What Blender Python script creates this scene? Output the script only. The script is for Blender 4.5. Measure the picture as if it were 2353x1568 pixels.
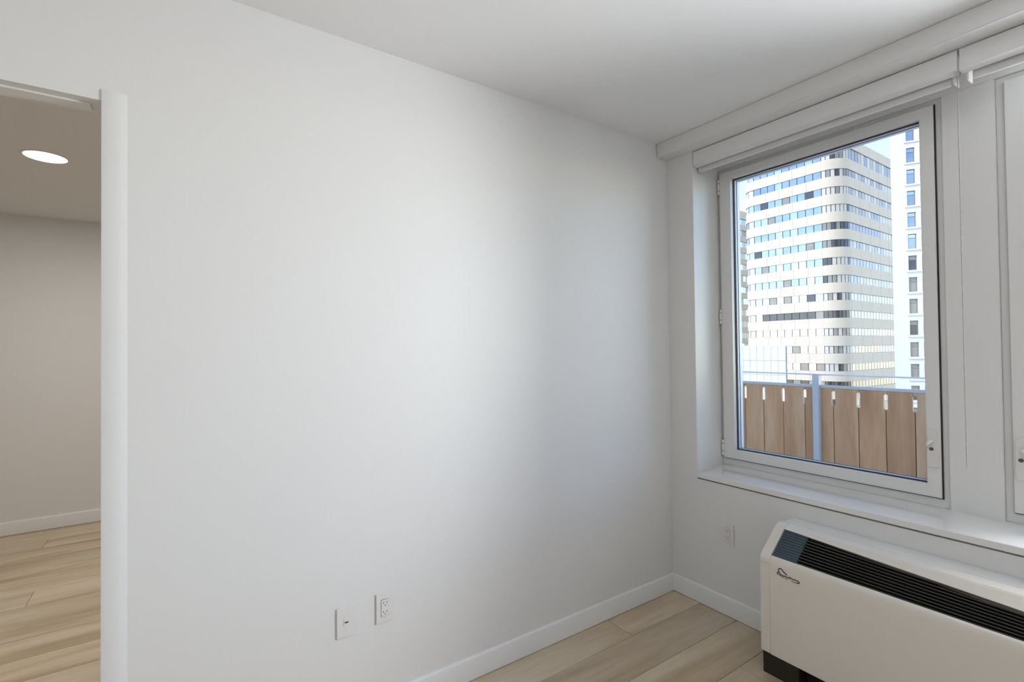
import bpy, bmesh, math, random
from mathutils import Vector, Matrix
random.seed(7)
for o in list(bpy.data.objects): bpy.data.objects.remove(o)
scene = bpy.context.scene
COL = scene.collection

# ------------------------------------------------------------------ camera
cam_data = bpy.data.cameras.new('camera'); cam = bpy.data.objects.new('camera', cam_data); COL.objects.link(cam)
cam_data.sensor_fit = 'HORIZONTAL'; cam_data.sensor_width = 36.0; cam_data.lens = 36.0 * 1128.29 / 2353.0
cam_data.clip_start = 0.02; cam_data.clip_end = 1000
AX = Vector((-0.82636902, 0.56293664, 0.01471687)); RT = Vector((0.56282783, 0.82649957, -0.01110363)); UP = Vector((0.0184141, 0.00089263, 0.99983005))
cam.matrix_world = Matrix(((RT.x, UP.x, -AX.x, 1.9083), (RT.y, UP.y, -AX.y, -2.4469), (RT.z, UP.z, -AX.z, 1.45), (0, 0, 0, 1)))
scene.camera = cam

# ------------------------------------------------------------------ sky, sun, exposure
SUN_TO = Vector((-0.30, -0.66, 0.69)).normalized()
world = bpy.data.worlds.new('sky'); scene.world = world; world.use_nodes = True
wn = world.node_tree; wn.nodes.clear()
wo = wn.nodes.new('ShaderNodeOutputWorld'); bg = wn.nodes.new('ShaderNodeBackground'); sky = wn.nodes.new('ShaderNodeTexSky')
sky.sky_type = 'NISHITA'; sky.sun_disc = False
sky.sun_elevation = math.asin(SUN_TO.z); sky.sun_rotation = math.atan2(SUN_TO.x, SUN_TO.y)
sky.altitude = 2000; sky.air_density = 1.0; sky.dust_density = 0.0; sky.ozone_density = 1.5
bg.inputs['Strength'].default_value = 0.54
hsv = wn.nodes.new('ShaderNodeHueSaturation'); hsv.inputs['Saturation'].default_value = 1.0
wn.links.new(sky.outputs[0], hsv.inputs['Color']); wn.links.new(hsv.outputs[0], bg.inputs[0]); wn.links.new(bg.outputs[0], wo.inputs[0])
sun_data = bpy.data.lights.new('sun_offscreen', 'SUN'); sun_data.energy = 2.35; sun_data.angle = 0.009; sun_data.color = (1.0, 0.965, 0.91)
sun = bpy.data.objects.new('sun_offscreen', sun_data); COL.objects.link(sun)
sun.rotation_euler = SUN_TO.to_track_quat('Z', 'Y').to_euler(); sun.location = (-20, -40, 60)
vs = scene.view_settings
vs.view_transform = 'Standard'; vs.look = 'None'; vs.gamma = 1.0; vs.exposure = 0.1; vs.use_curve_mapping = False
# daylight of the second window, whose edge shows at the frame; it stands just outside that window's glass
win_data = bpy.data.lights.new('window_right_offscreen', 'AREA'); win_data.shape = 'RECTANGLE'; win_data.size = 0.84; win_data.size_y = 1.56
win_data.energy = 66.0; win_data.color = (0.95, 0.985, 1.03)
win = bpy.data.objects.new('window_right_offscreen', win_data); COL.objects.link(win)
win.location = (1.945, 0.365, 1.63); win.rotation_euler = (math.radians(-90), 0, 0)
HALL_POWER = 22.0

# ------------------------------------------------------------------ materials
def new_mat(name):
    m = bpy.data.materials.new(name); m.use_nodes = True
    nt = m.node_tree; b = nt.nodes['Principled BSDF']
    return m, nt, b
def plain(name, col, rough=0.5, metal=0.0, var=0.03, scale=6.0, bump=0.0, bscale=120.0, spec=0.5, coat=0.0):
    m, nt, b = new_mat(name)
    tc = nt.nodes.new('ShaderNodeTexCoord')
    nz = nt.nodes.new('ShaderNodeTexNoise'); nz.inputs['Scale'].default_value = scale; nz.inputs['Detail'].default_value = 4
    nt.links.new(tc.outputs['Object'], nz.inputs['Vector'])
    mx = nt.nodes.new('ShaderNodeMix'); mx.data_type = 'RGBA'
    mx.inputs[6].default_value = (*[c * (1 - var) for c in col], 1); mx.inputs[7].default_value = (*[min(1, c * (1 + var)) for c in col], 1)
    nt.links.new(nz.outputs['Fac'], mx.inputs[0]); nt.links.new(mx.outputs[2], b.inputs['Base Color'])
    b.inputs['Roughness'].default_value = rough; b.inputs['Metallic'].default_value = metal
    b.inputs['Specular IOR Level'].default_value = spec; b.inputs['Coat Weight'].default_value = coat
    if bump:
        n2 = nt.nodes.new('ShaderNodeTexNoise'); n2.inputs['Scale'].default_value = bscale; n2.inputs['Detail'].default_value = 3
        nt.links.new(tc.outputs['Object'], n2.inputs['Vector'])
        bp = nt.nodes.new('ShaderNodeBump'); bp.inputs['Strength'].default_value = bump; bp.inputs['Distance'].default_value = 0.002
        nt.links.new(n2.outputs['Fac'], bp.inputs['Height']); nt.links.new(bp.outputs[0], b.inputs['Normal'])
    return m
def emitter(name, col, strength):
    m, nt, b = new_mat(name)
    b.inputs['Base Color'].default_value = (*col, 1); b.inputs['Emission Color'].default_value = (*col, 1); b.inputs['Emission Strength'].default_value = strength
    return m
def clear_glass(name, tint=(1, 1, 1), refl=0.06):
    m, nt, b = new_mat(name); nt.nodes.remove(b)
    out = nt.nodes['Material Output']
    tr = nt.nodes.new('ShaderNodeBsdfTransparent'); tr.inputs[0].default_value = (*tint, 1)
    gl = nt.nodes.new('ShaderNodeBsdfGlossy'); gl.inputs['Roughness'].default_value = 0.01
    fr = nt.nodes.new('ShaderNodeFresnel'); fr.inputs[0].default_value = 1.25
    mx = nt.nodes.new('ShaderNodeMixShader')
    nt.links.new(fr.outputs[0], mx.inputs[0]); nt.links.new(tr.outputs[0], mx.inputs[1]); nt.links.new(gl.outputs[0], mx.inputs[2])
    nt.links.new(mx.outputs[0], out.inputs[0])
    return m
def mirror_glass(name, refl):
    """dark office glass with a reflective coating: what it shows is the sky in front of it"""
    m, nt, b = new_mat(name)
    b.inputs['Base Color'].default_value = (0.035, 0.037, 0.04, 1); b.inputs['Roughness'].default_value = 0.1
    gl = nt.nodes.new('ShaderNodeBsdfGlossy'); gl.inputs['Roughness'].default_value = 0.03
    tc = nt.nodes.new('ShaderNodeTexCoord'); nz = nt.nodes.new('ShaderNodeTexNoise'); nz.inputs['Scale'].default_value = 0.25
    nt.links.new(tc.outputs['Object'], nz.inputs['Vector'])
    rg = nt.nodes.new('ShaderNodeMapRange'); rg.inputs['From Min'].default_value = 0.3; rg.inputs['From Max'].default_value = 0.7
    rg.inputs['To Min'].default_value = refl * 0.8; rg.inputs['To Max'].default_value = refl * 1.2
    nt.links.new(nz.outputs['Fac'], rg.inputs['Value'])
    mx = nt.nodes.new('ShaderNodeMixShader'); nt.links.new(rg.outputs[0], mx.inputs[0])
    nt.links.new(b.outputs[0], mx.inputs[1]); nt.links.new(gl.outputs[0], mx.inputs[2]); nt.links.new(mx.outputs[0], nt.nodes['Material Output'].inputs[0])
    return m
def wood(name, c1, c2, c3, rough, axis, grain=1.0, obj_random=0.0, coat=0.0):
    """wood grain stretched along one local axis, tone varying from board to board"""
    m, nt, b = new_mat(name)
    tc = nt.nodes.new('ShaderNodeTexCoord'); mp = nt.nodes.new('ShaderNodeMapping')
    sc = [7.0, 7.0, 7.0]; sc[axis] = 0.9
    mp.inputs['Scale'].default_value = [s * grain for s in sc]
    oi = nt.nodes.new('ShaderNodeObjectInfo')
    ml = nt.nodes.new('ShaderNodeMath'); ml.operation = 'MULTIPLY'; ml.inputs[1].default_value = 57.0
    nt.links.new(oi.outputs['Random'], ml.inputs[0])
    cb = nt.nodes.new('ShaderNodeCombineXYZ')
    for i in range(3): nt.links.new(ml.outputs[0], cb.inputs[i])
    nt.links.new(cb.outputs[0], mp.inputs['Location']); nt.links.new(tc.outputs['Object'], mp.inputs['Vector'])
    n1 = nt.nodes.new('ShaderNodeTexNoise'); n1.inputs['Scale'].default_value = 0.9; n1.inputs['Detail'].default_value = 5; n1.inputs['Distortion'].default_value = 0.6
    n2 = nt.nodes.new('ShaderNodeTexNoise'); n2.inputs['Scale'].default_value = 7.0; n2.inputs['Detail'].default_value = 6
    nt.links.new(mp.outputs[0], n1.inputs['Vector']); nt.links.new(mp.outputs[0], n2.inputs['Vector'])
    cr = nt.nodes.new('ShaderNodeValToRGB')
    cr.color_ramp.elements[0].position = 0.28; cr.color_ramp.elements[0].color = (*c1, 1)
    cr.color_ramp.elements[1].position = 0.72; cr.color_ramp.elements[1].color = (*c3, 1)
    e = cr.color_ramp.elements.new(0.5); e.color = (*c2, 1)
    nt.links.new(n1.outputs['Fac'], cr.inputs[0])
    mx = nt.nodes.new('ShaderNodeMix'); mx.data_type = 'RGBA'; mx.blend_type = 'MULTIPLY'; mx.inputs[0].default_value = 0.25
    c4 = nt.nodes.new('ShaderNodeValToRGB'); c4.color_ramp.elements[0].position = 0.35; c4.color_ramp.elements[0].color = (0.72, 0.68, 0.62, 1); c4.color_ramp.elements[1].position = 0.6; c4.color_ramp.elements[1].color = (1, 1, 1, 1)
    nt.links.new(n2.outputs['Fac'], c4.inputs[0])
    nt.links.new(cr.outputs[0], mx.inputs[6]); nt.links.new(c4.outputs[0], mx.inputs[7])
    hs = nt.nodes.new('ShaderNodeHueSaturation')
    rg = nt.nodes.new('ShaderNodeMapRange'); rg.inputs['To Min'].default_value = 1 - obj_random; rg.inputs['To Max'].default_value = 1 + obj_random
    nt.links.new(oi.outputs['Random'], rg.inputs['Value']); nt.links.new(rg.outputs[0], hs.inputs['Value'])
    nt.links.new(mx.outputs[2], hs.inputs['Color']); nt.links.new(hs.outputs[0], b.inputs['Base Color'])
    b.inputs['Roughness'].default_value = rough; b.inputs['Coat Weight'].default_value = coat; b.inputs['Coat Roughness'].default_value = 0.25
    bp = nt.nodes.new('ShaderNodeBump'); bp.inputs['Strength'].default_value = 0.08; bp.inputs['Distance'].default_value = 0.002
    nt.links.new(n2.outputs['Fac'], bp.inputs['Height']); nt.links.new(bp.outputs[0], b.inputs['Normal'])
    return m

M = {}
M['wall'] = plain('painted_wall', (0.82, 0.815, 0.805), 0.55, var=0.012, scale=2.5, bump=0.05, bscale=220)
M['ceiling'] = plain('painted_ceiling', (0.86, 0.86, 0.855), 0.7, var=0.01, scale=2.0)
M['trim'] = plain('satin_trim', (0.86, 0.855, 0.845), 0.35, var=0.01)
M['sill'] = plain('gloss_sill', (0.86, 0.855, 0.845), 0.28, var=0.01, coat=0.9)
M['frame'] = plain('window_frame_white', (0.84, 0.835, 0.825), 0.32, var=0.01)
M['gasket'] = plain('black_gasket', (0.02, 0.02, 0.022), 0.6)
M['spacer'] = plain('spacer_bar', (0.75, 0.75, 0.77), 0.4)
M['glass'] = clear_glass('window_glass')
M['blind'] = plain('blind_white', (0.82, 0.815, 0.81), 0.4, var=0.01)
M['fabric'] = plain('blind_fabric', (0.74, 0.74, 0.74), 0.8, var=0.03, scale=60, bump=0.1, bscale=600)
M['chain'] = plain('steel_chain', (0.45, 0.44, 0.42), 0.35, metal=0.7)
M['plastic'] = plain('white_plastic', (0.82, 0.80, 0.78), 0.3, var=0.01)
M['slot'] = plain('dark_slot', (0.03, 0.03, 0.03), 0.6)
M['hinge'] = plain('hinge_metal', (0.85, 0.79, 0.76), 0.35)
M['screw'] = plain('screw_metal', (0.16, 0.13, 0.12), 0.4, metal=0.6)
M['unit'] = plain('cream_enamel', (0.80, 0.755, 0.69), 0.33, var=0.012, scale=1.5, coat=0.15)
M['grille'] = plain('black_grille', (0.032, 0.031, 0.027), 0.22, coat=0.3)
M['cavity'] = plain('grille_cavity', (0.008, 0.008, 0.008), 0.7)
M['cover'] = plain('slate_cover', (0.045, 0.075, 0.10), 0.3, var=0.1, coat=0.3)
M['toe'] = plain('dark_toe', (0.016, 0.013, 0.006), 0.5, var=0.1)
M['logo'] = plain('logo_black', (0.01, 0.008, 0.007), 0.35)
M['oak'] = wood('light_oak', (0.42, 0.31, 0.185), (0.63, 0.51, 0.36), (0.71, 0.62, 0.49), 0.42, 1, 1.0, 0.10, coat=0.25)
M['cedar'] = wood('terrace_board', (0.40, 0.20, 0.085), (0.56, 0.31, 0.15), (0.62, 0.41, 0.24), 0.5, 2, 0.9, 0.07)
M['gap_darkener'] = plain('gap_darkener_brown', (0.035, 0.018, 0.010), 0.7)  # near-black brown, only for darkening the gaps between the boards
M['galv'] = plain('painted_steel', (0.52, 0.52, 0.52), 0.4, metal=0.0, var=0.06, scale=12)
M['rail'] = plain('bright_rail', (0.72, 0.72, 0.72), 0.35)
M['paver'] = plain('terrace_paver', (0.58, 0.56, 0.54), 0.8, var=0.1)
M['outer'] = plain('pale_brick_render', (0.82, 0.79, 0.74), 0.8, var=0.06)
M['street'] = plain('street_asphalt', (0.22, 0.22, 0.23), 0.9, var=0.1, scale=0.2)
M['spandrel'] = plain('travertine_band', (0.62, 0.51, 0.39), 0.7, var=0.06, scale=0.35)
M['core'] = plain('tower_core', (0.10, 0.10, 0.11), 0.8)
M['mull'] = plain('dark_mullion', (0.05, 0.055, 0.065), 0.5)
PANES = [mirror_glass('pane_reflective', 0.30), mirror_glass('pane_bright', 0.46),
         plain('pane_grey', (0.26, 0.225, 0.185), 0.2, spec=0.5, var=0.35, scale=0.6), plain('pane_blind_glare', (0.56, 0.49, 0.41), 0.4, var=0.15, scale=0.8),
         plain('pane_dark', (0.055, 0.05, 0.05), 0.15, spec=0.5, var=0.5, scale=1.2), plain('pane_tan', (0.43, 0.34, 0.24), 0.3, spec=0.4, var=0.25, scale=0.5)]
M['whitestone'] = plain('white_glazed_brick', (0.70, 0.655, 0.60), 0.7, var=0.04, scale=0.8)
M['wsash'] = plain('dark_sash', (0.20, 0.20, 0.21), 0.5)
M['brownband'] = plain('tan_band', (0.62, 0.46, 0.32), 0.75, var=0.06, scale=0.3)
M['panel'] = plain('pale_metal_panel', (0.58, 0.58, 0.59), 0.5, var=0.03, scale=0.7)
M['panel_joint'] = plain('panel_joint', (0.2, 0.2, 0.21), 0.7)
M['lens'] = emitter('lamp_lens', (1.0, 0.93, 0.82), 9.0)

# ------------------------------------------------------------------ mesh helpers
class MB:
    def __init__(s): s.bm = bmesh.new()
    def box(s, x0, x1, y0, y1, z0, z1, bevel=0.0, seg=2):
        r = bmesh.ops.create_cube(s.bm, size=1.0); vs_ = r['verts']
        for v in vs_: v.co = Vector((x0 + (v.co.x + .5) * (x1 - x0), y0 + (v.co.y + .5) * (y1 - y0), z0 + (v.co.z + .5) * (z1 - z0)))
        if bevel:
            ed = list({e for v in vs_ for e in v.link_edges})
            bmesh.ops.bevel(s.bm, geom=ed, offset=bevel, segments=seg, affect='EDGES', clamp_overlap=True)
        return s
    def obox(s, c, ex, ey, hx, hy, z0, z1):
        """box standing on z, turned in plan: centre c, unit axes ex, ey with half sizes"""
        c = Vector((c[0], c[1])); ex = Vector(ex[:2]); ey = Vector(ey[:2]); vv = []
        for z in (z0, z1):
            for sx, sy in ((-1, -1), (1, -1), (1, 1), (-1, 1)):
                p = c + ex * hx * sx + ey * hy * sy; vv.append(s.bm.verts.new((p.x, p.y, z)))
        for f in ((3, 2, 1, 0), (4, 5, 6, 7), (0, 1, 5, 4), (1, 2, 6, 5), (2, 3, 7, 6), (3, 0, 4, 7)): s.bm.faces.new([vv[i] for i in f])
        return s
    def prism(s, prof, x0, x1):
        """(y, z) outline swept along x; prof may be a pair of outlines for the two ends"""
        p0, p1 = prof if isinstance(prof, tuple) else (prof, prof)
        a = [s.bm.verts.new((x0, *p)) for p in p0]; b = [s.bm.verts.new((x1, *p)) for p in p1]; n = len(a)
        s.bm.faces.new(a); s.bm.faces.new(b[::-1])
        for i in range(n): s.bm.faces.new((a[i], b[i], b[(i + 1) % n], a[(i + 1) % n]))
        return s
    def ribbon(s, path, off0, off1, z0, z1):
        """wall of given thickness swept along a plan path; off measured along the outward normals"""
        rows = []
        for (p, n) in path:
            i = p + n * off0; o = p + n * off1
            rows.append([s.bm.verts.new((i.x, i.y, z0)), s.bm.verts.new((o.x, o.y, z0)), s.bm.verts.new((o.x, o.y, z1)), s.bm.verts.new((i.x, i.y, z1))])
        for a, b in zip(rows, rows[1:]):
            for i in range(4): s.bm.faces.new((a[i], a[(i + 1) % 4], b[(i + 1) % 4], b[i]))
        s.bm.faces.new(rows[0][::-1]); s.bm.faces.new(rows[-1])
        return s
    def cyl(s, p0, p1, r0, r1=None, seg=20):
        p0 = Vector(p0); p1 = Vector(p1); dv = p1 - p0
        mt = Matrix.Translation((p0 + p1) / 2) @ dv.to_track_quat('Z', 'Y').to_matrix().to_4x4()
        bmesh.ops.create_cone(s.bm, cap_ends=True, segments=seg, radius1=r0, radius2=r0 if r1 is None else r1, depth=dv.length, matrix=mt)
        return s
    def ball(s, c, r, scale=(1, 1, 1), u=14, v=9):
        bmesh.ops.create_uvsphere(s.bm, u_segments=u, v_segments=v, radius=r, matrix=Matrix.Translation(c) @ Matrix.Diagonal((*scale, 1)))
        return s
    def tube(s, pts, r, seg=8):
        pts = [Vector(p) for p in pts]; rings = []
        for i, p in enumerate(pts):
            t = (pts[min(i + 1, len(pts) - 1)] - pts[max(i - 1, 0)]).normalized()
            q = t.to_track_quat('Z', 'Y').to_matrix(); rr = r[i] if isinstance(r, list) else r
            rings.append([s.bm.verts.new(p + q @ Vector((math.cos(2 * math.pi * k / seg) * rr, math.sin(2 * math.pi * k / seg) * rr, 0))) for k in range(seg)])
        for a, b in zip(rings, rings[1:]):
            for k in range(seg): s.bm.faces.new((a[k], a[(k + 1) % seg], b[(k + 1) % seg], b[k]))
        s.bm.faces.new(rings[0][::-1]); s.bm.faces.new(rings[-1])
        return s
    def ring(s, x0, x1, z0, z1, w, y0, y1, bevel=0.0):
        """rectangular picture-frame ring in the xz plane, w = (left, right, bottom, top) widths"""
        l, r, b, t = w
        out = [(x0, z0), (x1, z0), (x1, z1), (x0, z1)]; inn = [(x0 + l, z0 + b), (x1 - r, z0 + b), (x1 - r, z1 - t), (x0 + l, z1 - t)]
        V = {}
        for k, y in enumerate((y0, y1)):
            for j, lst in enumerate((out, inn)): V[k, j] = [s.bm.verts.new((p[0], y, p[1])) for p in lst]
        fs = []
        for i in range(4):
            n = (i + 1) % 4
            s.bm.faces.new((V[0, 0][i], V[0, 0][n], V[0, 1][n], V[0, 1][i])); s.bm.faces.new((V[1, 0][n], V[1, 0][i], V[1, 1][i], V[1, 1][n]))
            s.bm.faces.new((V[0, 0][n], V[0, 0][i], V[1, 0][i], V[1, 0][n])); s.bm.faces.new((V[0, 1][i], V[0, 1][n], V[1, 1][n], V[1, 1][i]))
        if bevel:
            s.bm.edges.ensure_lookup_table()
            ed = [e for v in V[0, 0] + V[0, 1] for e in v.link_edges if all(abs(q.co.y - y0) < 1e-6 for q in e.verts) and (e.verts[0] in V[0, 0]) == (e.verts[1] in V[0, 0])]
            bmesh.ops.bevel(s.bm, geom=list(set(ed)), offset=bevel, segments=2, affect='EDGES')
        return s
    def mesh(s, name, mat):
        bmesh.ops.recalc_face_normals(s.bm, faces=s.bm.faces)
        me = bpy.data.meshes.new(name); s.bm.to_mesh(me); s.bm.free(); me.materials.append(mat); return me
    def build(s, name, mat, parent=None, smooth=False, origin=None):
        if origin is not None: bmesh.ops.translate(s.bm, vec=-Vector(origin), verts=s.bm.verts)
        me = s.mesh(name, mat)
        if smooth:
            for p in me.polygons: p.use_smooth = True
            me.set_sharp_from_angle(angle=math.radians(40))
        o = bpy.data.objects.new(name, me); COL.objects.link(o)
        if origin is not None: o.location = origin
        if parent is not None:
            o.parent = parent
            o.matrix_parent_inverse = world_of(parent).inverted()
        return o
def world_of(o):
    m = Matrix.LocRotScale(o.location, o.rotation_euler, o.scale)
    return world_of(o.parent) @ o.matrix_parent_inverse @ m if o.parent else m
def put(name, me, loc, parent, rz=0.0):
    o = bpy.data.objects.new(name, me); COL.objects.link(o); o.location = loc; o.rotation_euler = (0, 0, rz)
    o.parent = parent; o.matrix_parent_inverse = world_of(parent).inverted()
    return o
def thing(name, label, cat, loc=(0, 0, 0), group=None):
    o = bpy.data.objects.new(name, None); COL.objects.link(o); o.location = loc; o.empty_display_size = 0.1
    o['label'] = label; o['category'] = cat
    if group: o['group'] = group
    return o
def struct(o, label=None, cat=None):
    o['kind'] = 'structure'
    if label: o['label'] = label
    if cat: o['category'] = cat
    return o
def struct_empty(name, loc, label, cat):
    o = bpy.data.objects.new(name, None); COL.objects.link(o); o.location = loc; o.empty_display_size = 0.1
    return struct(o, label, cat)

# ------------------------------------------------------------------ the setting
H = 2.652          # ceiling of the room
HH = 2.575         # ceiling of the adjoining room
XR, YB = 3.4, -4.6  # far ends of the room (behind and beside the camera)
XF = -3.62         # far wall of the adjoining room
DOOR_Y1, DOOR_Y0, DOOR_Z = -2.636, -3.62, 2.212
OX0, OX1 = 0.177, 2.444   # window recess
SZ, VZ = 0.731, 2.570
FY = 0.25                  # plane of the fixed window frames
OUT = 0.36                 # outer face of the facade

struct(MB().box(-0.12, 0, DOOR_Y1, 0.0, 0, H).box(-0.12, 0, DOOR_Y0, DOOR_Y1, DOOR_Z, H).box(-0.12, 0, YB, DOOR_Y0, 0, H).build('wall_left', M['wall']),
       'white painted wall with the open doorway and two low outlet plates', 'wall')
struct(MB().box(-0.12, OX0, 0, OUT, 0, H + .1).box(OX0, OX1, 0, OUT, 0, SZ - .035).box(OX0, OX1, 0.0, OUT, VZ, H + .1).box(OX1, XR + .12, 0, OUT, 0, H + .1).build('wall_right', M['wall']),
       'warm white wall holding the recessed windows above the heating unit', 'wall')
struct(MB().box(XR, XR + .12, YB, 0, 0, H).build('wall_side', M['wall']), 'plain white wall across the room from the doorway', 'wall')
struct(MB().box(-0.12, XR + .12, YB - .12, YB, 0, H).build('wall_rear', M['wall']), 'plain white wall opposite the windows', 'wall')
struct(MB().box(-0.12, XR + .12, YB - .12, OUT - .02, H, H + .1).build('ceiling', M['ceiling']), 'flat white painted ceiling of the room with the windows', 'ceiling')
struct(MB().box(0, XR, -0.091, 0.002, 2.572, H, 0.003).build('trim_1', M['wall']), 'shallow boxed soffit along the ceiling above the blinds', 'soffit')
# adjoining room
struct(MB().box(XF - .12, XF, -6.0, -1.2, 0, HH).build('wall_hall', M['wall']), 'white wall seen through the doorway', 'wall')
struct(MB().box(XF, -0.12, -1.32, -1.2, 0, HH).build('wall_hall_near', M['wall']), 'white end wall of the adjoining room', 'wall')
struct(MB().box(XF, -0.12, -6.0, -5.88, 0, HH).build('wall_hall_end', M['wall']), 'white far end wall of the adjoining room', 'wall')
struct(MB().box(XF - .12, -0.12, -6.0, -1.2, HH, HH + .1).build('ceiling_hall', M['ceiling']), 'white ceiling with a recessed round light, seen through the doorway', 'ceiling')
struct(MB().box(-0.121, -0.119, -6.0, YB - .1, 0, HH).build('wall_hall_side', M['wall']), 'white wall strip beyond the doorway side of the adjoining room', 'wall')
# floor with planks
floor = struct(MB().box(XF - .12, XR + .12, -6.0, OUT, -0.15, -0.012).build('floor', M['toe']), 'light oak plank floor running through both rooms', 'floor')
PW = 0.22; plank_cache = {}
def plank(x0, x1, y0, y1):
    w, l = round(x1 - x0, 3), round(y1 - y0, 3); g = 0.0009
    if (w, l) not in plank_cache:
        plank_cache[w, l] = MB().box(-w / 2 + g, w / 2 - g, -l / 2 + g, l / 2 - g, -0.012, 0.0, 0.0007, 1).mesh('plank', M['oak'])
    put('plank', plank_cache[w, l], ((x0 + x1) / 2, (y0 + y1) / 2, 0), floor)
def plank_rows(xa, xb, ya, yb, key):
    k0 = math.floor((xa - 0.187) / PW) - 1
    for k in range(k0, k0 + 40):
        x0 = max(xa, 0.187 + k * PW); x1 = min(xb, 0.187 + (k + 1) * PW)
        if x1 - x0 < 0.01: continue
        off = {-1: -0.56, 0: -1.75, 1: -0.98, 2: -0.35}.get(k, -((k * 0.67) % 1.83)) if key == 'main' else -((k * 0.71) % 1.83)
        y = yb
        cuts = [c for c in [off - 1.83 * j for j in range(-1, 5)] if ya + .12 < c < yb - .12]
        for c in cuts + [ya]:
            plank(x0, x1, c, y); y = c
plank_rows(0.0, XR, YB, 0.0, 'main')
plank_rows(XF, 0.0, -5.88, -1.32, 'hall')

BB = [(0, 0.0025), (0, 0.1), (0.003, 0.1), (0.0075, 0.0985), (0.0105, 0.0955), (0.012, 0.092), (0.012, 0.0025)]
def baseboard_y(name, xface, sgn, y0, y1, label, hgt=0.1):
    bm = MB(); k = hgt / 0.1
    a = [bm.bm.verts.new((xface + sgn * p[0], y0, p[1] * k)) for p in BB]; b = [bm.bm.verts.new((xface + sgn * p[0], y1, p[1] * k)) for p in BB]
    bm.bm.faces.new(a); bm.bm.faces.new(b[::-1])
    for i in range(len(a)): bm.bm.faces.new((a[i], b[i], b[(i + 1) % len(a)], a[(i + 1) % len(a)]))
    return struct(bm.build(name, M['trim'], smooth=True), label, 'baseboard')
baseboard_y('baseboard_left', 0, 1, DOOR_Y1 + .065, -0.0, 'white baseboard along the wall with the doorway')
baseboard_y('baseboard_hall', XF, 1, -5.88, -1.32, 'white baseboard of the wall seen through the doorway', 0.108)
struct(MB().prism([(-p[0], p[1]) for p in BB], 0.0, XR).build('baseboard_right', M['trim'], smooth=True), 'white baseboard under the windows, running behind the heating unit', 'baseboard')
# doorway trim: flat stop on the corner and the sliding track under the head
tp = [(0, -2.636), (0.004, -2.636), (0.0045, -2.634), (0.0045, -2.598), (0.003, -2.588), (0, -2.574)]
bm = MB(); a = [bm.bm.verts.new((x, y, 0.0)) for x, y in tp]; b = [bm.bm.verts.new((x, y, 2.245)) for x, y in tp]
bm.bm.faces.new(a); bm.bm.faces.new(b[::-1])
for i in range(len(a)): bm.bm.faces.new((a[i], b[i], b[(i + 1) % len(a)], a[(i + 1) % len(a)]))
struct(bm.build('trim_2', M['wall'], smooth=True), 'slim white corner strip beside the open doorway', 'trim')
struct(MB().box(-0.086, -0.036, DOOR_Y0, DOOR_Y1 - .03, DOOR_Z - .006, DOOR_Z + .0, 0.001, 1).build('trim_3', M['trim']), 'white sliding track strip under the doorway head', 'track')

# ------------------------------------------------------------------ windows
struct(MB().prism([(-0.006, SZ - .026), (-0.006, SZ - .002), (-0.004, SZ), (FY + .02, SZ + .018), (FY + .02, SZ - .035), (0.022, SZ - .035), (0.022, SZ - .026)], OX0, OX1).build('trim_4', M['sill']),
       'deep glossy white sill below both windows', 'sill')
struct(MB().box(OX0, OX0 + .0015, 0.0005, FY, SZ + .0, VZ).box(OX1 - .0015, OX1, 0.0005, FY, SZ, VZ).build('trim_5', M['frame']), 'smooth white reveal lining at the sides of the window recess', 'reveal')
struct(MB().box(1.228, 1.393, 0.236, OUT, SZ + .012, 2.5, 0.002).box(OX0, OX1, 0.236, OUT, 2.5, VZ, 0.0015).build('trim_6', M['frame']), 'wide flat white post between the two windows with head board', 'mullion')

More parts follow.
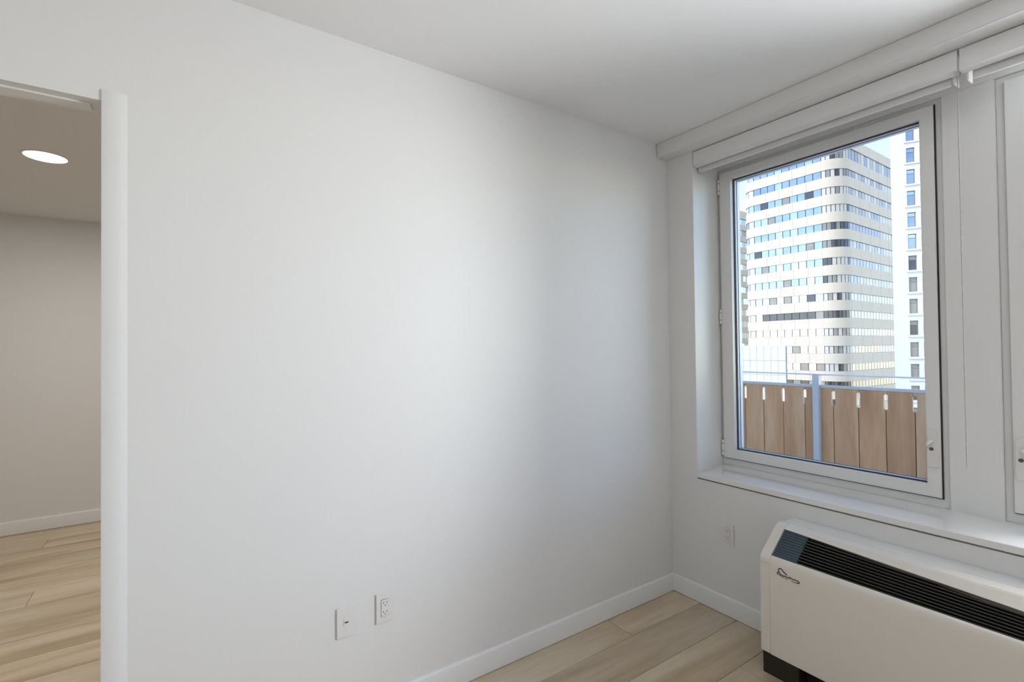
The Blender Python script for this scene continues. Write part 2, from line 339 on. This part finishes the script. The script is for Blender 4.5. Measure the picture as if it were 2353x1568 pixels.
def window(n, x0, x1, label, flip):
    """x0..x1 = fixed frame; sash hinged on one side with a lever lock on the other"""
    w = struct_empty('window_%d' % n, ((x0 + x1) / 2, FY, SZ), label, 'window')
    z0, z1 = SZ + .016, 2.5
    MB().ring(x0, x1, z0, z1, (.045, .045, .055, .045), FY, OUT - .02, .0015).build('frame', M['frame'], w)
    sx0, sx1 = x0 + .018, x1 - .027
    if flip: sx0, sx1 = x0 + .027, x1 - .018
    sash = MB().ring(sx0, sx1, .7905, 2.478, (.065, .046, .0505, .045), .2335, .268, .0022).build('sash', M['frame'], w)
    gx0, gx1, gz0, gz1 = sx0 + .065, sx1 - .046, .841, 2.433
    MB().ring(gx0 - .004, gx1 + .004, gz0 - .004, gz1 + .004, (.006, .006, .006, .006), .2345, .262).build('bead', M['frame'], sash)
    MB().ring(gx0 - .01, gx1 + .01, gz0 - .01, gz1 + .01, (.0165,) * 4, .262, .2665).build('gasket', M['gasket'], sash)
    MB().ring(gx0 - .01, gx1 + .01, gz0 - .01, gz1 + .01, (.0195,) * 4, .2725, .285).build('spacer', M['spacer'], sash)
    MB().ring(gx0 - .01, gx1 + .01, gz0 - .01, gz1 + .01, (.021,) * 4, .287, .290).build('gasket', M['gasket'], sash)
    MB().box(gx0 - .008, gx1 + .008, .2672, .2722, gz0 - .008, gz1 + .008).build('pane', M['glass'], sash)
    MB().ring(x0 + .03, x1 - .03, SZ + .05, 2.48, (.05,) * 4, .291, OUT - .021).build('outer_stop', M['frame'], w)
    MB().ring(sx0 - .0015, sx1 + .0045, .7905 - .0045, 2.4785, (.012,) * 4, .2425, .2498).build('sash_gap_shade', M['gasket'], sash)  # added black ring, painting the dark shadow gap around the sash
    hx = sx0 - .0075 if not flip else sx1 + .0075
    for za, zb in ((2.353, 2.442), (1.581, 1.667), (.802, .892)):
        hg = MB().cyl((hx, .236, za), (hx, .236, zb), .0082, seg=14).build('hinge', M['hinge'], w, smooth=True)
        for t in (.27, .76):
            zz = za + (zb - za) * t
            MB().cyl((hx, .236, zz - .0013), (hx, .236, zz + .0013), .0085, seg=14).build('knuckle_joint', M['screw'], hg)
    # lever lock on the closing side
    cx = sx1 - .026 if not flip else sx0 + .026
    bm = MB(); N = 10; out = []
    for k in range(N + 1):
        a_ = math.pi * k / N; out.append((cx + .0165 * math.cos(a_), 1.064 + .0165 * math.sin(a_)))
    out += [(cx - .0185, .955), (cx - .017, .922), (cx + .017, .922), (cx + .0185, .955)]
    f = [bm.bm.verts.new((x, .2245, z)) for x, z in out]; g = [bm.bm.verts.new((cx + (x - cx) * 1.12, .234, z + (.002 if z > 1 else -.002))) for x, z in out]
    bm.bm.faces.new(f)
    for i in range(len(f)): bm.bm.faces.new((f[i], f[(i + 1) % len(f)], g[(i + 1) % len(f)], g[i]))
    lock = bm.build('handle', M['plastic'], w, smooth=True)
    lv = MB(); s = -1 if not flip else 1
    lv.tube([(cx + s * .001, .224, 1.036), (cx + s * .006, .220, 1.029), (cx + s * .012, .217, 1.020), (cx + s * .0165, .217, 1.010)], [.009, .0095, .008, .004], 12)
    lv.build('lever', M['frame'], lock, smooth=True)
    MB().cyl((cx - .003, .2250, .998), (cx - .003, .2225, .998), .0075, seg=16).build('screw', M['screw'], lock)
    return w
window(1, OX0 + .0015, 1.228, 'white casement window beside the doorway wall, looking onto towers', False)
window(2, 1.393, OX1 - .0015, 'white casement window with its lock beside the flat post', True)

def blind(x0, x1, label, chain):
    t = thing('roller_blind', label, 'blind', ((x0 + x1) / 2, 0.03, 2.45), 'roller blinds in the window head')
    MB().box(x0, x1, 0.003, 0.008, 2.491, 2.5655, .0006, 1).build('fascia', M['blind'], t)
    MB().prism([(.0015, 2.4925), (.0015, 2.4895), (.033, 2.4795), (.034, 2.4815), (.008, 2.4925)], x0, x1).build('bottom_lip', M['blind'], t)
    MB().cyl((x0 + .03, .066, 2.528), (x1 - .03, .066, 2.528), .030, seg=28).build('fabric_roll', M['fabric'], t, smooth=True)
    MB().box(x0 + .03, x1 - .03, .0463, .0477, 2.455, 2.528).build('fabric', M['fabric'], t)
    MB().box(x0 + .028, x1 - .028, .044, .050, 2.4505, 2.4565, .0015).build('hem_bar', M['blind'], t)
    for bx in (x0 + .012, x1 - .020):
        MB().box(bx, bx + .006, .036, .09, 2.452, 2.560, .0015).build('end_bracket', M['frame'], t)
    if chain:
        cm = MB(); z = 2.478; xx, yy = x1 - .004, .018
        cm.cyl((xx, yy, 2.49), (xx, yy, .978), .0011, seg=6)
        k = 0
        while z > .98:
            bmesh.ops.create_icosphere(cm.bm, subdivisions=1, radius=.0023, matrix=Matrix.Translation((xx, yy, z))); z -= .0062; k += 1
        cm.build('ball_chain', M['chain'], t)
        cm = MB().box(xx - .003, xx + .007, .012, .03, 2.470, 2.486, .001); cm.build('chain_guide', M['chain'], t)
    return t
blind(OX0 + .004, 1.3375, 'white rolled-up blind with fascia, beside the doorway wall', True)
blind(1.3445, OX1 - .004, 'white rolled-up blind over the window with the flat post', False)

# ------------------------------------------------------------------ wall outlets
def outlet(name, label, cat, axis, pos, z0, z1, data=False, group=None):
    """plate on the wall; axis 'x' = left wall (x=0), axis 'y' = window wall (y=0). pos = centre along the wall"""
    t = thing(name, label, cat, (0, pos, z0) if axis == 'x' else (pos, 0, z0), group)
    w = .074
    def pb(u0, u1, d0, d1, a, b, mat, nm, par, bev=0):
        m = MB()
        if axis == 'x': m.box(d0, d1, pos + u0, pos + u1, a, b, bev)
        else: m.box(pos + u0, pos + u1, -d1, -d0, a, b, bev)
        return m.build(nm, mat, par)
    zc = (z0 + z1) / 2
    plate = pb(-w / 2, w / 2, 0, .006, z0, z1, M['plastic'], 'plate', t, .0025)
    if not data:
        ins = pb(-.0165, .0165, .005, .0078, zc - .034, zc + .034, M['plastic'], 'receptacle', t, .0015)
        for s in (1, -1):
            c = zc + s * .0175
            pb(-.0075, -.0055, .0070, .0081, c - .001, c + .006, M['slot'], 'slot', ins); pb(.0055, .0075, .0070, .0081, c - .001, c + .006, M['slot'], 'slot', ins)
            pb(-.0028, .0028, .0070, .0082, c - .0095, c - .0055, M['slot'], 'ground_hole', ins, .001)
    else:
        ins = pb(-.011, .011, .005, .0075, zc - .012, zc + .012, M['plastic'], 'jack', t, .001)
        pb(-.0065, .0065, .0070, .0079, zc - .003, zc + .002, M['slot'], 'port', ins)
    for s in (1, -1):
        pb(-.003, .003, .0055, .0068, zc + s * .0415 - .0012, zc + s * .0415 + .0012, M['spacer'] if not data else M['hinge'], 'screw', t, .0005)
    return t
outlet('wall_outlet', 'white duplex outlet on the doorway wall beside the single-port data plate', 'outlet', 'x', -1.771, .374, .491)
outlet('data_outlet', 'white wall plate with one small dark data port', 'outlet', 'x', -1.921, .366, .481, data=True)
outlet('wall_outlet', 'white duplex outlet under the window, between the room corner and the heating unit', 'outlet', 'y', .360, .378, .496)

# ------------------------------------------------------------------ fan coil unit under the windows
AXL, AXR = .700, 2.150
unit = thing('fan_coil_unit', 'cream floor-standing heating and cooling unit with sloped black grille', 'heating unit', ((AXL + AXR) / 2, -.2, 0))
SA = Vector((-.160, .6165)); SB = Vector((-.287, .5195)); SD = SB - SA; SN = Vector((SD.y, -SD.x)).normalized()   # slope, outward normal
if SN.y < 0: SN = -SN
def sl(s, o=0.0):
    p = SA + SD * s + SN * o; return (p.x, p.y)
XI0, XI1 = .7425, AXR - .0425
capprof = [(-.112, .488), (-.112, .6255), (-.118, .627), (-.154, .6195), sl(0.04), sl(.9), (-.288, .515), (-.2925, .505), (-.2945, .488)]
lowprof = [(-.112, .098), (-.112, .4865), (-.2945, .4865), (-.298, .098)]
for xa, xb in ((AXL, XI0 - .001), (XI1 + .001, AXR)):
    MB().prism(capprof, xa, xb).build('end_cap', M['unit'], unit)
    MB().prism(lowprof, xa, xb).build('end_panel', M['unit'], unit)
MB().prism([(-.298, .096), (-.2955, .484), (-.2935, .503), (-.289, .514), (-.2835, .5195), (-.277, .5215), (-.272, .519), (-.280, .50), (-.282, .096)], XI0, XI1).build('front_panel', M['unit'], unit, smooth=True)
def s_top(x): return .03 + (min(x, 1.6) - .744) * .375
lid = MB()
xs = [XI0, 1.6, XI1]
for xa, xb in zip(xs, xs[1:]):
    pr = []
    for x in (xa, xb):
        s = s_top(x)
        pr.append([(-.112, .612), (-.112, .6255), (-.118, .627), (-.154, .6195), sl(.02), sl(s), sl(s, -.004), sl(0.02, -.012)])
    lid.prism((pr[0], pr[1]), xa, xb)
lid.build('top_lid', M['unit'], unit)
MB().prism([(-.116, .10), (-.116, .60), sl(0.05, -.03), sl(.93, -.03), (-.276, .10)], XI0, XI1).build('cabinet', M['cavity'], unit)
MB().prism(([sl(s_top(XI0) - .02, -.028), sl(s_top(XI0) - .01, -.004), sl(s_top(XI0) + .035, -.005), sl(s_top(XI0) + .035, -.028)],
            [sl(s_top(1.6) - .02, -.028), sl(s_top(1.6) - .01, -.004), sl(s_top(1.6) + .075, -.008), sl(s_top(1.6) + .075, -.028)]), .848, 1.6).build('grille_rail', plain('grille_rail_bronze', (.10, .075, .062), .4), unit)
NS = 9
for i in range(NS):
    f = (i + .55) / NS; pr = []
    for x in (.848, XI1 - .002):
        s0 = s_top(x) + .05; s1 = .955; s = s0 + (s1 - s0) * f; hw = (s1 - s0) / NS * .20
        pr.append([sl(s - hw, -.005), sl(s, -.003), sl(s + hw, -.005), sl(s + hw * .8, -.022), sl(s - hw * .8, -.022)])
    MB().prism((pr[0], pr[1]), .848, XI1 - .002).build('grille_slat', M['grille'], unit)
cov = MB().prism([sl(.04, -.006), sl(.92, -.006), sl(.92, -.016), sl(.04, -.016)], .7455, .846).build('grille_cover', M['cover'], unit)
for i in range(10):
    s = .09 + i * .083
    MB().prism([sl(s - .022, -.007), sl(s - .012, -.003), sl(s + .012, -.003), sl(s + .022, -.007)], .7465, .845).build('rib', M['cover'], cov)
# filler between the cabinet and the wall
MB().box(AXL + .004, AXR - .004, -.106, 0.0, .10, .622, .002).build('back_filler', M['wall'], unit)
MB().box(AXL + .004, .8555, -.290, -.02, 0, .0965).build('foot', M['toe'], unit)
MB().box(AXR - .1555, AXR - .004, -.290, -.02, 0, .0965).build('foot', M['toe'], unit)
MB().box(.8555, AXR - .1555, -.225, -.02, 0, .0965).build('toe_recess', M['cavity'], unit)
# script badge on the front panel, drawn in the panel plane (u along x, v up), sizes in metres
def logo_stroke(pts, r):
    P = []
    for u, v in pts:
        z = .456 + v; y = -.298 + (z - .096) * (.0025 / .388) - .0012
        P.append((.776 + u, y, z))
    # smooth the polyline once (Chaikin)
    for _ in range(2):
        Q = [P[0]]
        for a_, b_ in zip(P, P[1:]): Q += [tuple(.75 * p + .25 * q for p, q in zip(a_, b_)), tuple(.25 * p + .75 * q for p, q in zip(a_, b_))]
        P = Q + [P[-1]]
    return P
lg = MB()
for pts, r in (([(.003, .000), (.000, .006), (.003, .011), (.009, .010), (.014, .004), (.022, .002), (.034, .003), (.048, .001)], .0013),
               ([(.008, .012), (.006, .022), (.011, .030), (.020, .029), (.027, .019), (.034, .017), (.042, .009)], .0014),
               ([(.048, .004), (.054, .007), (.060, .002), (.072, .003), (.086, .003), (.093, -.001), (.090, -.006), (.083, -.006)], .0014),
               ([(.004, .001), (.010, .001), (.020, -.003), (.030, -.004)], .0008), ([(.034, -.005), (.044, -.006)], .0008),
               ([(.052, -.003), (.054, .002)], .0007), ([(.060, -.006), (.070, -.008), (.084, -.007)], .0008)):
    lg.tube(logo_stroke(pts, r), r * 1.25, 6)
lo = lg.build('logo', M['logo'], unit); lo['label'] = 'black script badge'

# ------------------------------------------------------------------ lamps
def recessed_light(x, y, z, label, r, power, col, lens, group=None):
    t = thing('recessed_light', label, 'light', (x, y, z), group)
    rg = MB(); seg = 40
    prof = [(r, z - .001), (r + .004, z - .004), (r + .014, z - .004), (r + .017, z), (r, z + 0)]
    rings = [[rg.bm.verts.new((x + p[0] * math.cos(2 * math.pi * k / seg), y + p[0] * math.sin(2 * math.pi * k / seg), p[1])) for k in range(seg)] for p in prof]
    for i in range(len(rings)):
        a_, b_ = rings[i], rings[(i + 1) % len(rings)]
        for k in range(seg): rg.bm.faces.new((a_[k], a_[(k + 1) % seg], b_[(k + 1) % seg], b_[k]))
    rg.build('trim_ring', M['plastic'], t, smooth=True)
    MB().cyl((x, y, z), (x, y, z - .003), r, seg=seg).build('lens', lens, t)
    ld = bpy.data.lights.new('lamp_light', 'AREA'); ld.shape = 'DISK'; ld.size = r * 2; ld.energy = power; ld.color = col
    l = bpy.data.objects.new('lamp_light', ld); COL.objects.link(l); l.location = (x, y, z - .006); l.parent = t; l.matrix_parent_inverse = world_of(t).inverted()
    return t
recessed_light(-1.895, -3.07, HH, 'glowing round recessed ceiling light seen through the doorway', .092, HALL_POWER, (1.0, .96, .91), M['lens'])

# ------------------------------------------------------------------ outside: facade, terrace, railing
struct(MB().box(-8, -0.12, .0, OUT, -12, 4.6).box(XR + .12, 14, .0, OUT, -12, 4.6).box(-.12, XR + .12, OUT - .02, OUT, H + .1, 4.6).box(-.12, XR + .12, .02, OUT, -12, -.16).build('wall_outer', M['outer']),
       'pale outer facade of the building around the windows', 'wall')
struct(MB().box(-8, 14, -9, -.0, 4.3, 4.6).box(-8, -7.8, -9, 0, -12, 4.3).build('wall_outer_mass', M['outer']), 'upper bulk of the building over the flat', 'wall')
struct(MB().box(-8, 14, OUT, 3.15, -.2, .04).build('floor_terrace', M['paver']), 'grey paved terrace between the facade and the railing', 'terrace')
struct(MB().box(-160, 120, OUT, 260, -30.5, -30).build('floor_street', M['street']), 'street level far below the terrace', 'ground')

RY = 3.0
rail = thing('terrace_railing', 'terrace railing of brown vertical boards with steel posts and handrail', 'railing', (-.5, RY, .04))
PX = -0.508
MB().box(-6, 9.6, RY - .02, RY + .012, 1.138, 1.152, .004).build('handrail', M['rail'], rail)
MB().box(-6, 9.6, RY - .018, RY + .018, 1.012, 1.040, .003).build('top_rail', M['galv'], rail)
MB().box(-6, 9.6, RY - .018, RY + .018, .075, .105, .003).build('bottom_rail', M['galv'], rail)
slots = [-1.283, -1.068, -.8525, -.630, -.3585, -.141, .082, .301]
posts = [PX + i * .94 for i in range(-5, 11)]
for px in posts: MB().box(px - .031, px + .031, RY - .05, RY + .02, .04, 1.146, .004).build('post', M['galv'], rail)
def board_mesh(w, nl, nr):
    """one board, its two upper corners notched where it meets a slot"""
    z0, z1, zs, zt = .10, 1.012, .836, .985; n = .0135; T = .022
    pl = [(-w / 2, z0)]
    pr = [(w / 2, z0)]
    if nr: pr += [(w / 2, zs), (w / 2 - n, zs + .01), (w / 2 - n, zt - .012), (w / 2 - n * .55, zt - .003), (w / 2, zt)]
    pr += [(w / 2, z1)]
    if nl: pl += [(-w / 2, zs), (-w / 2 + n, zs + .01), (-w / 2 + n, zt - .012), (-w / 2 + n * .55, zt - .003), (-w / 2, zt)]
    pl += [(-w / 2, z1)]
    out = pr + pl[::-1]
    bm_ = MB(); f = [bm_.bm.verts.new((x, -T / 2, z)) for x, z in out]; g = [bm_.bm.verts.new((x, T / 2, z)) for x, z in out]
    bm_.bm.faces.new(f); bm_.bm.faces.new(g[::-1])
    for i in range(len(f)): bm_.bm.faces.new((f[i], g[i], g[(i + 1) % len(f)], f[(i + 1) % len(f)]))
    return bm_.mesh('board', M['cedar'])
bcache = {}
rel = [s - PX for s in slots]            # four slots on either side of the seen post
for px in posts[:-1]:
    # bay right of this post, slots spread as in the seen bays
    s_ = [px + r for r in rel[4:]] if abs(px - PX) < .01 else ([px + .94 + r for r in rel[:4]])
    ed = [px + .033] + s_ + [px + .94 - .033]
    for i, (a_, b_) in enumerate(zip(ed, ed[1:])):
        g_ = .0034; w_ = round(b_ - a_ - 2 * g_, 3); key = (w_, i > 0, i < len(ed) - 2)
        if w_ < .02: continue
        if key not in bcache: bcache[key] = board_mesh(*key)
        put('board', bcache[key], ((a_ + b_) / 2, RY + random.uniform(-.0015, .0015), 0), rail)
for s_ in [p + r_ for p in posts[:-1] for r_ in ((rel[4:]) if abs(p - PX) < .01 else [q + .94 for q in rel[:4]])]:
    MB().box(s_ - .016, s_ + .016, RY + .0125, RY + .022, .106, .834).build('gap_darkener', M['gap_darkener'], rail)  # dark strip added behind each board gap, so the gap shows dark
# small screw heads along the top of the boards
for s_ in slots:
    for dx in (-.028, .028): MB().cyl((s_ + dx, RY - .0105, .992), (s_ + dx, RY - .0145, .992), .005, seg=10).build('screw', M['galv'], rail)

# ------------------------------------------------------------------ outside: banded tower with rounded corners
tower = thing('office_tower', 'cream banded office tower with rounded corners and ribbon windows', 'building', (-49, 110, -30))
R0 = 3.5; TX0, TX1, TY, TYE = -55.6, -42.2, 100.0, 131.0
def tpath():
    """plan outline as pieces: (kind, start length, end length, sampler)"""
    pcs = []
    def arc(cx, cy, a0, a1, r):
        return lambda t: (Vector((cx + r * math.cos(a0 + (a1 - a0) * t), cy + r * math.sin(a0 + (a1 - a0) * t))), Vector((math.cos(a0 + (a1 - a0) * t), math.sin(a0 + (a1 - a0) * t))))
    def line(p, q, n): return lambda t: (Vector(p).lerp(Vector(q), t), Vector(n))
    RL = 3.0
    pcs.append(('left', arc(TX0, TY + RL, math.pi, 1.5 * math.pi, RL), 3, 3))
    pcs.append(('front', line((TX0, TY), (TX1, TY), (0, -1)), 9, 1))
    pcs.append(('corner', arc(TX1, TY + R0, -.5 * math.pi, 0, R0), 7, 2))
    pcs.append(('right', line((TX1 + R0, TY + R0), (TX1 + R0, TYE), (1, 0)), 19, 1))
    return pcs
pieces = tpath()
full = []
for kind, f, n, k in pieces:
    m_ = 10 if kind in ('left', 'corner') else 1
    full += [f(i / m_) for i in range(m_ + 1)]
MB().ribbon(full, -2.5, -.35, -30, 40.6).build('core', M['core'], tower)
MB().obox(((TX0 + TX1) / 2, 117), (1, 0), (0, 1), 8.5, 14.0, 39.8, 40.4).build('roof', M['spandrel'], tower)
ROWS = [(36.85 - 3.37 * k, 1.42) for k in range(16)]; ROWS[0] = (36.85, 2.25)
tops = [z + h for z, h in ROWS]
spans = [(tops[0], tops[0] + 2.0)] + [(tops[k + 1], ROWS[k][0]) for k in range(len(ROWS) - 1)]
for za, zb in spans:
    for kind, f, n, k in pieces:
        np_ = {'left': 1, 'front': 5, 'corner': 1, 'right': 6}[kind]; m_ = 10 if kind in ('left', 'corner') else 1
        for j in range(np_):
            t0, t1 = j / np_, (j + 1) / np_; e_ = .0012 if np_ > 1 else 0
            MB().ribbon([f(t0 + e_ + (t1 - t0 - 2 * e_) * i / m_) for i in range(m_ + 1)], -.34, 0.0, za, zb).build('spandrel_panel', M['spandrel'], tower, smooth=kind in ('left', 'corner'))
npane = 0; rest = {}
def pick(kind, row, j):
    h = (math.sin(row * 12.9898 + j * 78.233 + len(kind) * 3.7) * 43758.5453) % 1.0
    if kind == 'front':
        if row in (9,) and 1 <= j <= 7: return 4
        if row == 8 and 2 <= j <= 6: return 2 if h < .6 else 1
        if row >= 13: return 4 if h < .6 else 2
        if row <= 8: return 0 if h < .72 else (1 if h < .9 else (4 if h < .95 else 2))
        return 0 if h < .45 else (1 if h < .9 else 2)
    if kind == 'left': return 3 if h < .55 else 1
    if kind == 'corner':
        if row in (4, 5, 9, 13): return 4 if h < .7 else 2
        return 3 if h < .55 else (2 if h < .85 else 4)
    if j >= 11: return 3 if h < .7 else 2  # far end mostly in the blind colour, painting a white reflection on the glass
    return 3 if h < .25 else (2 if h < .8 else 5)
for row, (z, h) in enumerate(ROWS):
    for kind, f, n, k in pieces:
        m_ = k if kind in ('left', 'corner') else 1
        for j in range(n):
            t0, t1 = j / n, (j + 1) / n; e_ = {'front': .05, 'left': .06, 'corner': .09, 'right': .055}[kind] / n
            pts = [f(t0 + e_ + (t1 - t0 - 2 * e_) * i / m_) for i in range(m_ + 1)]
            mi = pick(kind, row, j)
            if (kind != 'right' and row < 15) or (kind == 'right' and row < 1 and j < 15):
                MB().ribbon(pts, -.20, -.15, z + .04, z + h - .04).build('pane', PANES[mi], tower); npane += 1
            else:
                rest.setdefault(mi, MB()).ribbon(pts, -.20, -.15, z + .04, z + h - .04)
for mi, mb in rest.items():
    o = mb.build('pane_row', PANES[mi], tower); o['kind'] = 'stuff'
mu = MB()
for row, (z, h) in enumerate(ROWS):
    mu.ribbon(full, -.34, -.22, z, z + h)
o = mu.build('mullion', M['mull'], tower); o['kind'] = 'stuff'

# ------------------------------------------------------------------ outside: white building with sash windows, turned to the street
E_ = Vector((.86, .51)).normalized(); N_ = Vector((E_.y, -E_.x)); P0 = Vector((-27.05, 87.94))
wb = thing('white_building', 'tall white building with columns of dark sash windows and ledges', 'building', (P0.x, P0.y, -30))
WR = [34.38 - 3.27 * k for k in range(16)]; WC = [1.83 + 1.63 * c for c in range(4)]; WW, WH = 1.03, 2.2; WID = 9.2; TOPZ = 52
def wpt(s, o=0): return P0 + E_ * s + N_ * o
wm = MB()
xs_ = [0] + [v for c in WC for v in (c, c + WW)] + [WID]
for a_, b_ in list(zip(xs_, xs_[1:]))[0::2]: wm.obox(wpt((a_ + b_) / 2, -.2), E_, N_, (b_ - a_) / 2, .2, -30, TOPZ)
for c in WC:
    zt = TOPZ
    for z in WR:
        wm.obox(wpt(c + WW / 2, -.2), E_, N_, WW / 2, .2, z, zt); zt = z - WH
    wm.obox(wpt(c + WW / 2, -.2), E_, N_, WW / 2, .2, -30, zt)
wm.obox(wpt(WID / 2 + .6, -1.4), E_, N_, WID / 2 - .6, 1.0, -30, TOPZ)
wm.build('wall', M['whitestone'], wb)
for ci, c in enumerate(WC):
    for ri, z in enumerate(WR):
        if ri > 13: continue
        ctr = wpt(c + WW / 2, -.26)
        fr = MB()
        for (a_, b_, za, zb) in ((0, .09, 0, WH), (WW - .09, WW, 0, WH), (.09, WW - .09, 0, .09), (.09, WW - .09, WH - .09, WH), (.09, WW - .09, WH * .70, WH * .70 + .09)):
            fr.obox(wpt(c + (a_ + b_) / 2, -.26), E_, N_, (b_ - a_) / 2, .05, z - WH + za, z - WH + zb)
        w_ = fr.build('window', M['wsash'], wb)
        pm = PANES[0 if ri < 6 else (2 if (ri + ci) % 3 else 4)]
        MB().obox(wpt(c + WW / 2, -.28), E_, N_, WW / 2 - .085, .02, z - WH + .085, z - WH * .30).build('pane', pm, w_)
        MB().obox(wpt(c + WW / 2, -.28), E_, N_, WW / 2 - .085, .02, z - WH * .30 + .09, z - .085).build('pane', PANES[1] if ri < 6 else PANES[2], w_)
        MB().obox(wpt(c + WW / 2, .08), E_, N_, WW / 2 + .28, .10, z - WH - .30, z - WH - .16).build('sill', M['whitestone'], wb)
MB().obox(wpt(WID / 2, .1), E_, N_, WID / 2 + .1, .25, TOPZ - 1.2, TOPZ).build('cornice', M['whitestone'], wb)

# ------------------------------------------------------------------ outside: tan banded block beyond the tower
bb = thing('tan_office_block', 'tan banded office block beyond the rounded tower', 'building', (-88, 150, -30))
MB().box(-98, -80.4, 126.4, 178, -30, 41.0).build('core', M['core'], bb)
bz = [41.7] + [36.2 - 3.39 * k + 1.0 for k in range(18)]
z_top = 41.7
for k in range(18):
    zw1 = 39.3 - 3.39 * k if k else 39.3; zw0 = zw1 - 1.75
    MB().box(-98.3, -80.0, 126, 178.3, zw1, z_top).build('band', M['brownband'], bb); z_top = zw0
    for j in range(26):
        if j >= 16: continue
        y0 = 126.6 + j * 1.35
        mi = [3, 2, 1, 3, 0][(k * 3 + j * 2 + (k * j) % 3) % 5] if k else [0, 1][j % 2]
        if 5 <= j < 16: MB().box(-80.35, -80.25, y0 + .05, y0 + 1.30, zw0, zw1).build('pane', PANES[mi], bb)

# ------------------------------------------------------------------ outside: low panelled penthouse roof in front of the tower
lb = thing('rooftop_screen_wall', 'low pale screen wall clad in flat metal panels', 'wall', (-37, 60.2, -30))
LX0, LX1, LY = -46.0, -29.42, 60.0
MB().box(LX0, LX1 - .03, LY + .06, LY + .40, -30, 1.30).build('core', M['panel_joint'], lb)
MB().box(LX0 - .05, LX1 + .03, LY - .06, LY + .45, 1.28, 1.42).build('coping', M['panel'], lb)
pan_cache = {}
for r_ in range(7):
    z1_ = 1.28 - r_ * 1.80; z0_ = z1_ - 1.76
    for c_ in range(18):
        x1_ = LX1 - c_ * .92; x0_ = x1_ - .885
        if 'p' not in pan_cache: pan_cache['p'] = MB().box(-.4425, .4425, -.05, .05, -.88, .88).mesh('panel', M['panel'])
        put('panel', pan_cache['p'], ((x0_ + x1_) / 2, LY + .02, (z0_ + z1_) / 2), lb)
rr = thing('roof_rail', 'thin pale guard rail behind the panelled screen wall', 'railing', (-32, 66, 1.42))
MB().box(-36.5, -30.5, 66, 66.04, 1.98, 2.02).build('top_bar', M['rail'], rr)
for x in (-36.4, -34.4, -32.4, -30.6): MB().box(x - .02, x + .02, 66, 66.04, 1.42, 1.98).build('post', M['rail'], rr)
